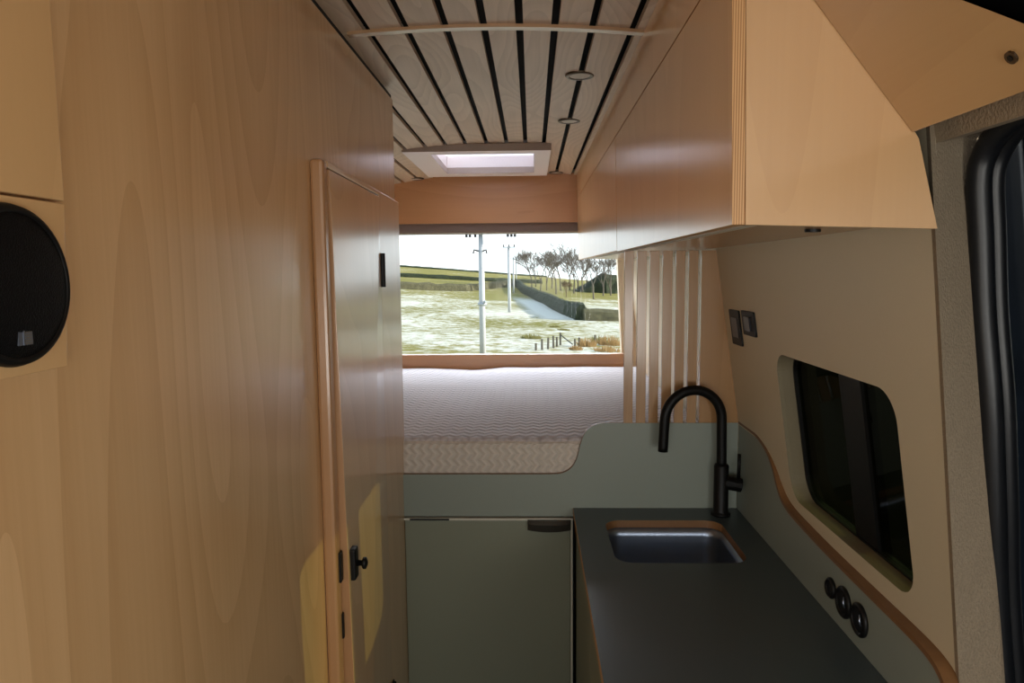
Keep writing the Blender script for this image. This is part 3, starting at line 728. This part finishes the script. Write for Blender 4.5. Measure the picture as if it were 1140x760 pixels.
for a, b in zip(tg, tg[1:]):
    for k in range(4): bm.faces.new((a[k], a[k+1], b[k+1], b[k]))
link('dark_ground_strip', bm, TM, kind=S_)
# dry stone walls, lumpy
def stone_wall(pts, h, w, mat, lab, seed=0, name='dry_stone_wall', cat='wall', taper=0):
    bm = bmesh.new(); rings = []
    P = []
    for (a, b) in zip(pts, pts[1:]):
        L_ = math.dist(a, b); k = max(1, int(L_/.9))
        P += [(a[0]+(b[0]-a[0])*i/k, a[1]+(b[1]-a[1])*i/k) for i in range(k)]
    P.append(pts[-1])
    for i, (x, y) in enumerate(P):
        a = P[max(i-1,0)]; c = P[min(i+1,len(P)-1)]; d = Vector((c[0]-a[0], c[1]-a[1])).normalized(); nx, ny = -d.y, d.x
        g = ground(x, y); hh = h*(1 if not taper else smoothstep(-.02, taper, min(i, len(P)-1-i)/len(P)))*(1+.22*noise.noise(Vector((i*.55, seed, 0)))+.1*noise.noise(Vector((i*1.9, seed, 3))))
        ring = []
        for off_, zz in ((-.5,-.3),(-.46,.35),(-.38,.75),(-.2,1),(.2,1.0),(.38,.75),(.46,.35),(.5,-.3)):
            j = noise.noise(Vector((i*1.3, off_*7, seed+zz*5)))*.16
            ring.append(bm.verts.new((x+nx*(off_*w+j*w), y+ny*(off_*w+j*w), g+zz*hh+j*.25*h)))
        rings.append(ring)
    for a, b in zip(rings, rings[1:]):
        for k in range(7): bm.faces.new((a[k], a[k+1], b[k+1], b[k]))
    bm.faces.new(rings[0]); bm.faces.new(rings[-1][::-1])
    return link(name, bm, mat, label=lab, cat=cat)
stone_wall([(-45,96),(-22,97),(-10,104),(-2.8,122)], 1.05, .9, M['stone'], 'long grey stone wall crossing the frosted field, left of the trees', 1)
stone_wall([(-2.6,124),(-1.0,106),(.8,88),(2.2,70),(3.7,52)], 1.15, 1.0, M['hedge'], 'dark mossy stone wall running downhill in shadow behind the pole', 2)
stone_wall([(3.8,51.8),(6,52.3),(9,53),(18,56)], .85, .8, M['stone'], 'short pale stone wall at the right below the trees', 3)
stone_wall([(-60,136),(-30,138),(-8,142),(2,146)], .8, 1.2, M['hedge'], 'hedge line along the upper field below the skyline', 4, 'field_hedge', 'hedge')
stone_wall([(-60,181),(-30,182),(-8,184),(4,186)], .5, 1.4, M['hedge'], 'dark wall along the skyline of the hill', 5)
stone_wall([(7.0,118),(10,119),(17,120),(30,122)], 3.1, 5, M['hedge'], 'dark rounded hedge bank behind the right-hand trees', 6, 'hedge_bank', 'hedge', taper=.22)
# poles
def pole(x, y, h, r, lab, arm=True, detail=False):
    g = ground(x, y)
    o = empty('telegraph_pole', (x, y, g), label=lab, cat='pole', group='telegraph poles')
    bm = bmesh.new(); tube(bm, [(x,y,g-.3),(x-.01*h/4,y,g+h*.5),(x-.015*h/4,y,g+h)], [r, r*.92, r*.8], 14); link('post', bm, M['pole'], o, smooth=True)
    if arm:
        w = .62 if detail else .55; z = g+h-.12
        link('cross_arm', bx((x-w,y-r*1.0-.08,z), (x+w*1.9 if detail else x+w,y-r*.7,z+.09)), M['insul'] if detail else M['pole'], o)
        xs = [-.5,-.38,-.2,.9,1.02,1.14] if detail else [-.45,0,.45]
        for q in xs:
            bm = bmesh.new()
            if detail: lathe(bm, [(0,.02),(.03,.02),(.05,-.02),(.035,-.04),(.055,-.07),(.03,-.1),(0,-.1)], (x+q,y-r-.04,z), 'z', 12)
            else: lathe(bm, [(0,0),(.05,0),(.06,.1),(.03,.2),(0,.2)], (x+q,y-.1,z+.09), 'z', 8)
            link('insulator', bm, M['insul'], o)
    return o, g
o, g = pole(-1.70, 24, 4.30, .112, 'thick pale pole nearest the rear window with dark fittings', True, True)
for q in (-.14, .10):
    bm = bmesh.new(); tube(bm, [(-1.71+q*.6,23.9,.70),(-1.71+q*1.7,23.85,.74),(-1.71+q*1.9,23.85,.62)], .03, 8); link('bracket', bm, M['insul'], o)
bm = bmesh.new(); lathe(bm, [(.11,-.06),(.15,-.04),(.16,0),(.15,.05),(.11,.06)], (-1.702,24,-1.10), 'z', 16); tube(bm, [(-1.62,23.86,-1.04),(-1.58,23.84,-1.0)], .05, 8); link('collar', bm, M['galv'], o, smooth=True)
pole(-1.92, 60, 5.6, .14, 'thin pale pole standing mid-field, second nearest of the poles', True)
pole(-2.72, 105, 5.2, .15, 'distant thin pole by the stone wall, third in the line')
pole(-3.3, 150, 4.6, .15, 'farthest small pole near the skyline')
# trees
rng = random.Random(7)
def tree(x, y, h, spread, mat, lab, bushy=False):
    g = ground(x, y); bm = bmesh.new()
    def grow(p, d, L_, r, lev):
        q = p + d*L_
        tube(bm, [p, q], [r, r*.68], 3 if lev > 1 else 6, cap=False)
        if lev >= 6: return
        for i in range(3 if lev > 0 or bushy else 2):
            nd = (d + Vector((rng.uniform(-1,1), rng.uniform(-1,1), rng.uniform(-.35,.55)))*(.42+spread+.05*lev)).normalized()
            if nd.z < .1: nd = Vector((nd.x, nd.y, .12)).normalized()
            st_ = p.lerp(q, rng.uniform(.45, .95)) if i else q
            grow(st_, nd, L_*rng.uniform(.62, .82), max(r*.60, .019), lev+1)
    grow(Vector((x,y,g-.3)), Vector((rng.uniform(-.06,.06),0,1)).normalized(), h*(.19 if bushy else .27), h*.015, 0)
    link('bare_tree', bm, mat, label=lab, cat='tree', group='bare trees on the hill')
tl = [(592.0,112,50,.05,0),(601.5,114,46,.1,0),(608.5,116,44,.05,0),(619,108,50,.15,0),(630,100,32,.4,1),(638.5,112,50,.1,0),(648,116,48,.1,0),(660.5,98,52,.05,0),(671,110,46,.05,0),(679.5,112,46,.05,0),(700,108,46,.1,0),(596.5,124,46,.12,0),(614,122,50,.15,0),(624,118,48,.18,0),(634,120,50,.15,0),(643.5,118,46,.15,0),(654,124,44,.12,0)]
names = ['slim bare tree at the left end of the row on the hill','second bare tree from the left in the row on the hill','third bare tree from the left in the row on the hill',
 'tall bare tree just left of the low bushy one','low bushy brown bare tree in the middle of the row','bare tree just right of the low bushy one','bare tree beside the overhead cabinet corner in the view',
 'slender bare tree in front of the dark hedge bank','second bare tree over the dark hedge bank','third bare tree over the dark hedge bank','bare tree at the right end of the row, behind the window edge',
 'paler bare tree set back behind the first gap from the left','paler bare tree set back left of the tall one','paler bare tree set back just left of the bushy one','paler bare tree set back behind the bushy one',
 'paler bare tree set back right of the bushy one','paler bare tree set back beside the hedge bank']
for (px, y, hpx, sp, bu), lab in zip(tl, names):
    tree((px-592)/780*y, y, hpx/780*y*1.28, sp, M['bark2'] if bu else M['bark'], lab, bool(bu))
# fence posts and rushes
fp = [(596,28,.30,'stubby fence post at the left end of the short fence line'),(603,28.4,.44,'second fence post from the left in the short fence line'),(609.5,28.8,.48,'third fence post from the left in the short fence line'),
      (616,29.4,.52,'fourth fence post from the left, thicker than its neighbours'),(619.5,30.2,.42,'short fence post tucked behind the thicker fourth one'),(623.5,31,.55,'tall fence post at the right end of the fence line'),
      (640,30,.36,'lone short fence post left of the rushes'),(644,30.4,.40,'leaning fence post touching the rushes'),(662,31,.48,'pale fence post standing among the rushes')]
for px, y, h, lab in fp:
    x = (px-592)/780*y; g = ground(x, y); bm = bmesh.new(); a = rng.uniform(-.05, .05)
    tube(bm, [(x,y,g-.2),(x+a*h,y,g+h)], [.05,.045], 7); link('fence_post', bm, M['post'], label=lab, cat='post', group='fence posts in the field')
x = (624-592)/780*31; bm = bmesh.new(); tube(bm, [(x,31,ground(x,31)+.45),(x+.5,30.6,ground(x+.5,30.6)+.08)], .03, 6)
link('fence_rail', bm, M['post'], label='fallen rail slanting down from the last fence post', cat='rail')
def rush(px, y, w, h, mat, lab, n=170):
    x = (px-592)/780*y; bm = bmesh.new()
    for i in range(n):
        a = rng.uniform(0, 6.28); rr_ = w*math.sqrt(rng.random()); bxx, byy = x+rr_*math.cos(a), y+rr_*math.sin(a)*.8
        g = ground(bxx, byy); hh = h*rng.uniform(.5,1)*(1-.45*(rr_/w)**2); ln = Vector((math.cos(a)*rr_/w*.5+rng.uniform(-.2,.2), math.sin(a)*.3, 1))*hh
        s = Vector((.022, .01, 0)); p0 = Vector((bxx,byy,g-.03))
        v = [bm.verts.new(p0-s), bm.verts.new(p0+s), bm.verts.new(p0+ln)]; bm.faces.new(v)
    link('rush_clump', bm, mat, label=lab, cat='rushes', group='rush clumps in the field')
rush(591, 34, .48, .34, M['rush_green'], 'isolated olive rush clump on the frosty field by the fence')
rush(653, 30.5, .38, .55, M['rush'], 'tan rush clump beside the short fence posts')
rush(641, 28.6, .25, .28, M['rush'], 'small low rush clump nearest the fence line')
rush(667, 32.5, .36, .5, M['rush_green'], 'dark olive rush clump behind the pale post')
rush(679, 31.5, .5, .62, M['rush'], 'largest tan rush clump at the lower right of the view')
rush(676, 28.3, .5, .38, M['rush'], 'low wide rush clump at the bottom right of the view')
rush(627, 41, .35, .2, M['rush_green'], 'tiny dark rush tuft left of the right-hand stone wall')
rush(617, 44, .3, .2, M['rush_green'], 'tiny dark rush tuft in mid-field beyond the fence')

# ------------------------------------------------------------------ light
w = bpy.data.worlds.new('winter sky'); S.world = w; w.use_nodes = True; nt = w.node_tree; nt.nodes.clear(); L = nt.links.new
out = N(nt, 'ShaderNodeOutputWorld'); bgn = N(nt, 'ShaderNodeBackground'); tc = N(nt, 'ShaderNodeTexCoord'); sx = N(nt, 'ShaderNodeSeparateXYZ'); L(tc.outputs['Generated'], sx.inputs[0])
cr = N(nt, 'ShaderNodeValToRGB'); L(sx.outputs[2], cr.inputs[0]); L(cr.outputs[0], bgn.inputs[0]); L(bgn.outputs[0], out.inputs[0])
e = cr.color_ramp.elements; e[0].position = 0; e[0].color = (1.30,1.42,1.45,1); e[1].position = .75; e[1].color = (.55,.72,1.0,1)
q = e.new(.10); q.color = (1.25,1.38,1.42,1); q = e.new(.3); q.color = (.72,.86,1.0,1)
bgn.inputs[1].default_value = 1.25
def lamp(name, typ, loc, energy, color, **kw):
    l = bpy.data.lights.new(name, typ); l.energy = energy; l.color = color
    for k, v in kw.items(): setattr(l, k, v)
    o = bpy.data.objects.new(name, l); C.objects.link(o); o.location = Vector(loc)+Vector((0,0,H)); return o
def aim(o, d): o.rotation_euler = Vector(d).to_track_quat('-Z', 'Y').to_euler()
sun = lamp('sun', 'SUN', (8, 0, 6), 8.0, (1, .93, .80), angle=.009); aim(sun, (-1, .02, -.30))
a = lamp('windscreen_fill', 'AREA', (-.05, -1.25, -.28), 10.5, (1, .96, .90), shape='RECTANGLE', size=1.3, size_y=.6); aim(a, (-.05, 1, 0))  # added area fill for daylight from the windscreen
a = lamp('front_right_fill', 'AREA', (.72, -.75, -.36), 5.5, (1, .96, .90), shape='RECTANGLE', size=.7, size_y=.45); aim(a, (-.85, 1, -.02))  # added fill from the front right; the cab side has no opening
a = lamp('front_left_fill', 'AREA', (-.78, -.80, -.30), 8.0, (1, .96, .90), shape='RECTANGLE', size=.7, size_y=.45); aim(a, (.62, 1, .02))  # added fill to brighten the cream wall, worktop and overhead doors
a = lamp('door_side_fill', 'AREA', (.55, -.22, -.30), 4.2, (1, .96, .88), shape='RECTANGLE', size=.5, size_y=.45); aim(a, (-1, .35, 0))  # added fill inside the solid sliding door, brightens the left wall
a = lamp('rear_fill', 'AREA', (-.1, 4.55, .80), 80, (.86, .92, 1.0), shape='RECTANGLE', size=1.8, size_y=.8); aim(a, (0, -1.9, -.95))  # added lamp hidden above the rear window, boosts sky light on the mattress
a = lamp('hatch_fill', 'AREA', (-.19, 3.12, 1.0), 13, (1, .96, .97), shape='RECTANGLE', size=.7, size_y=.7); aim(a, (0, 0, -1))  # added lamp over the hatch, brightens the blind and reveal

# ------------------------------------------------------------------ camera
F, VX, VY, ROLL = 780., 592., 302., .009
d = Vector(((VX-570)/F, -(VY-380)/F, -1.)).normalized()
x = Vector((1, ROLL, 0)); x = (x-d*x.dot(d)).normalized(); z = x.cross(d)
R3 = Matrix((x, d, z))                        # rows: world axes expressed in camera space
cam = bpy.data.cameras.new('camera'); co = bpy.data.objects.new('camera', cam); C.objects.link(co)
cam.sensor_fit = 'HORIZONTAL'; cam.sensor_width = 36; cam.lens = 36*F/1140; cam.clip_start = .02; cam.clip_end = 1000
co.matrix_world = Matrix.Translation((0, 0, H)) @ R3.to_4x4()
S.camera = co
S.view_settings.view_transform = 'Standard'; S.view_settings.look = 'None'; S.view_settings.exposure = 0; S.view_settings.gamma = 1
S.cycles.use_denoising = True; S.cycles.max_bounces = 10; S.cycles.diffuse_bounces = 6; S.cycles.transparent_max_bounces = 12; S.cycles.sample_clamp_indirect = 4
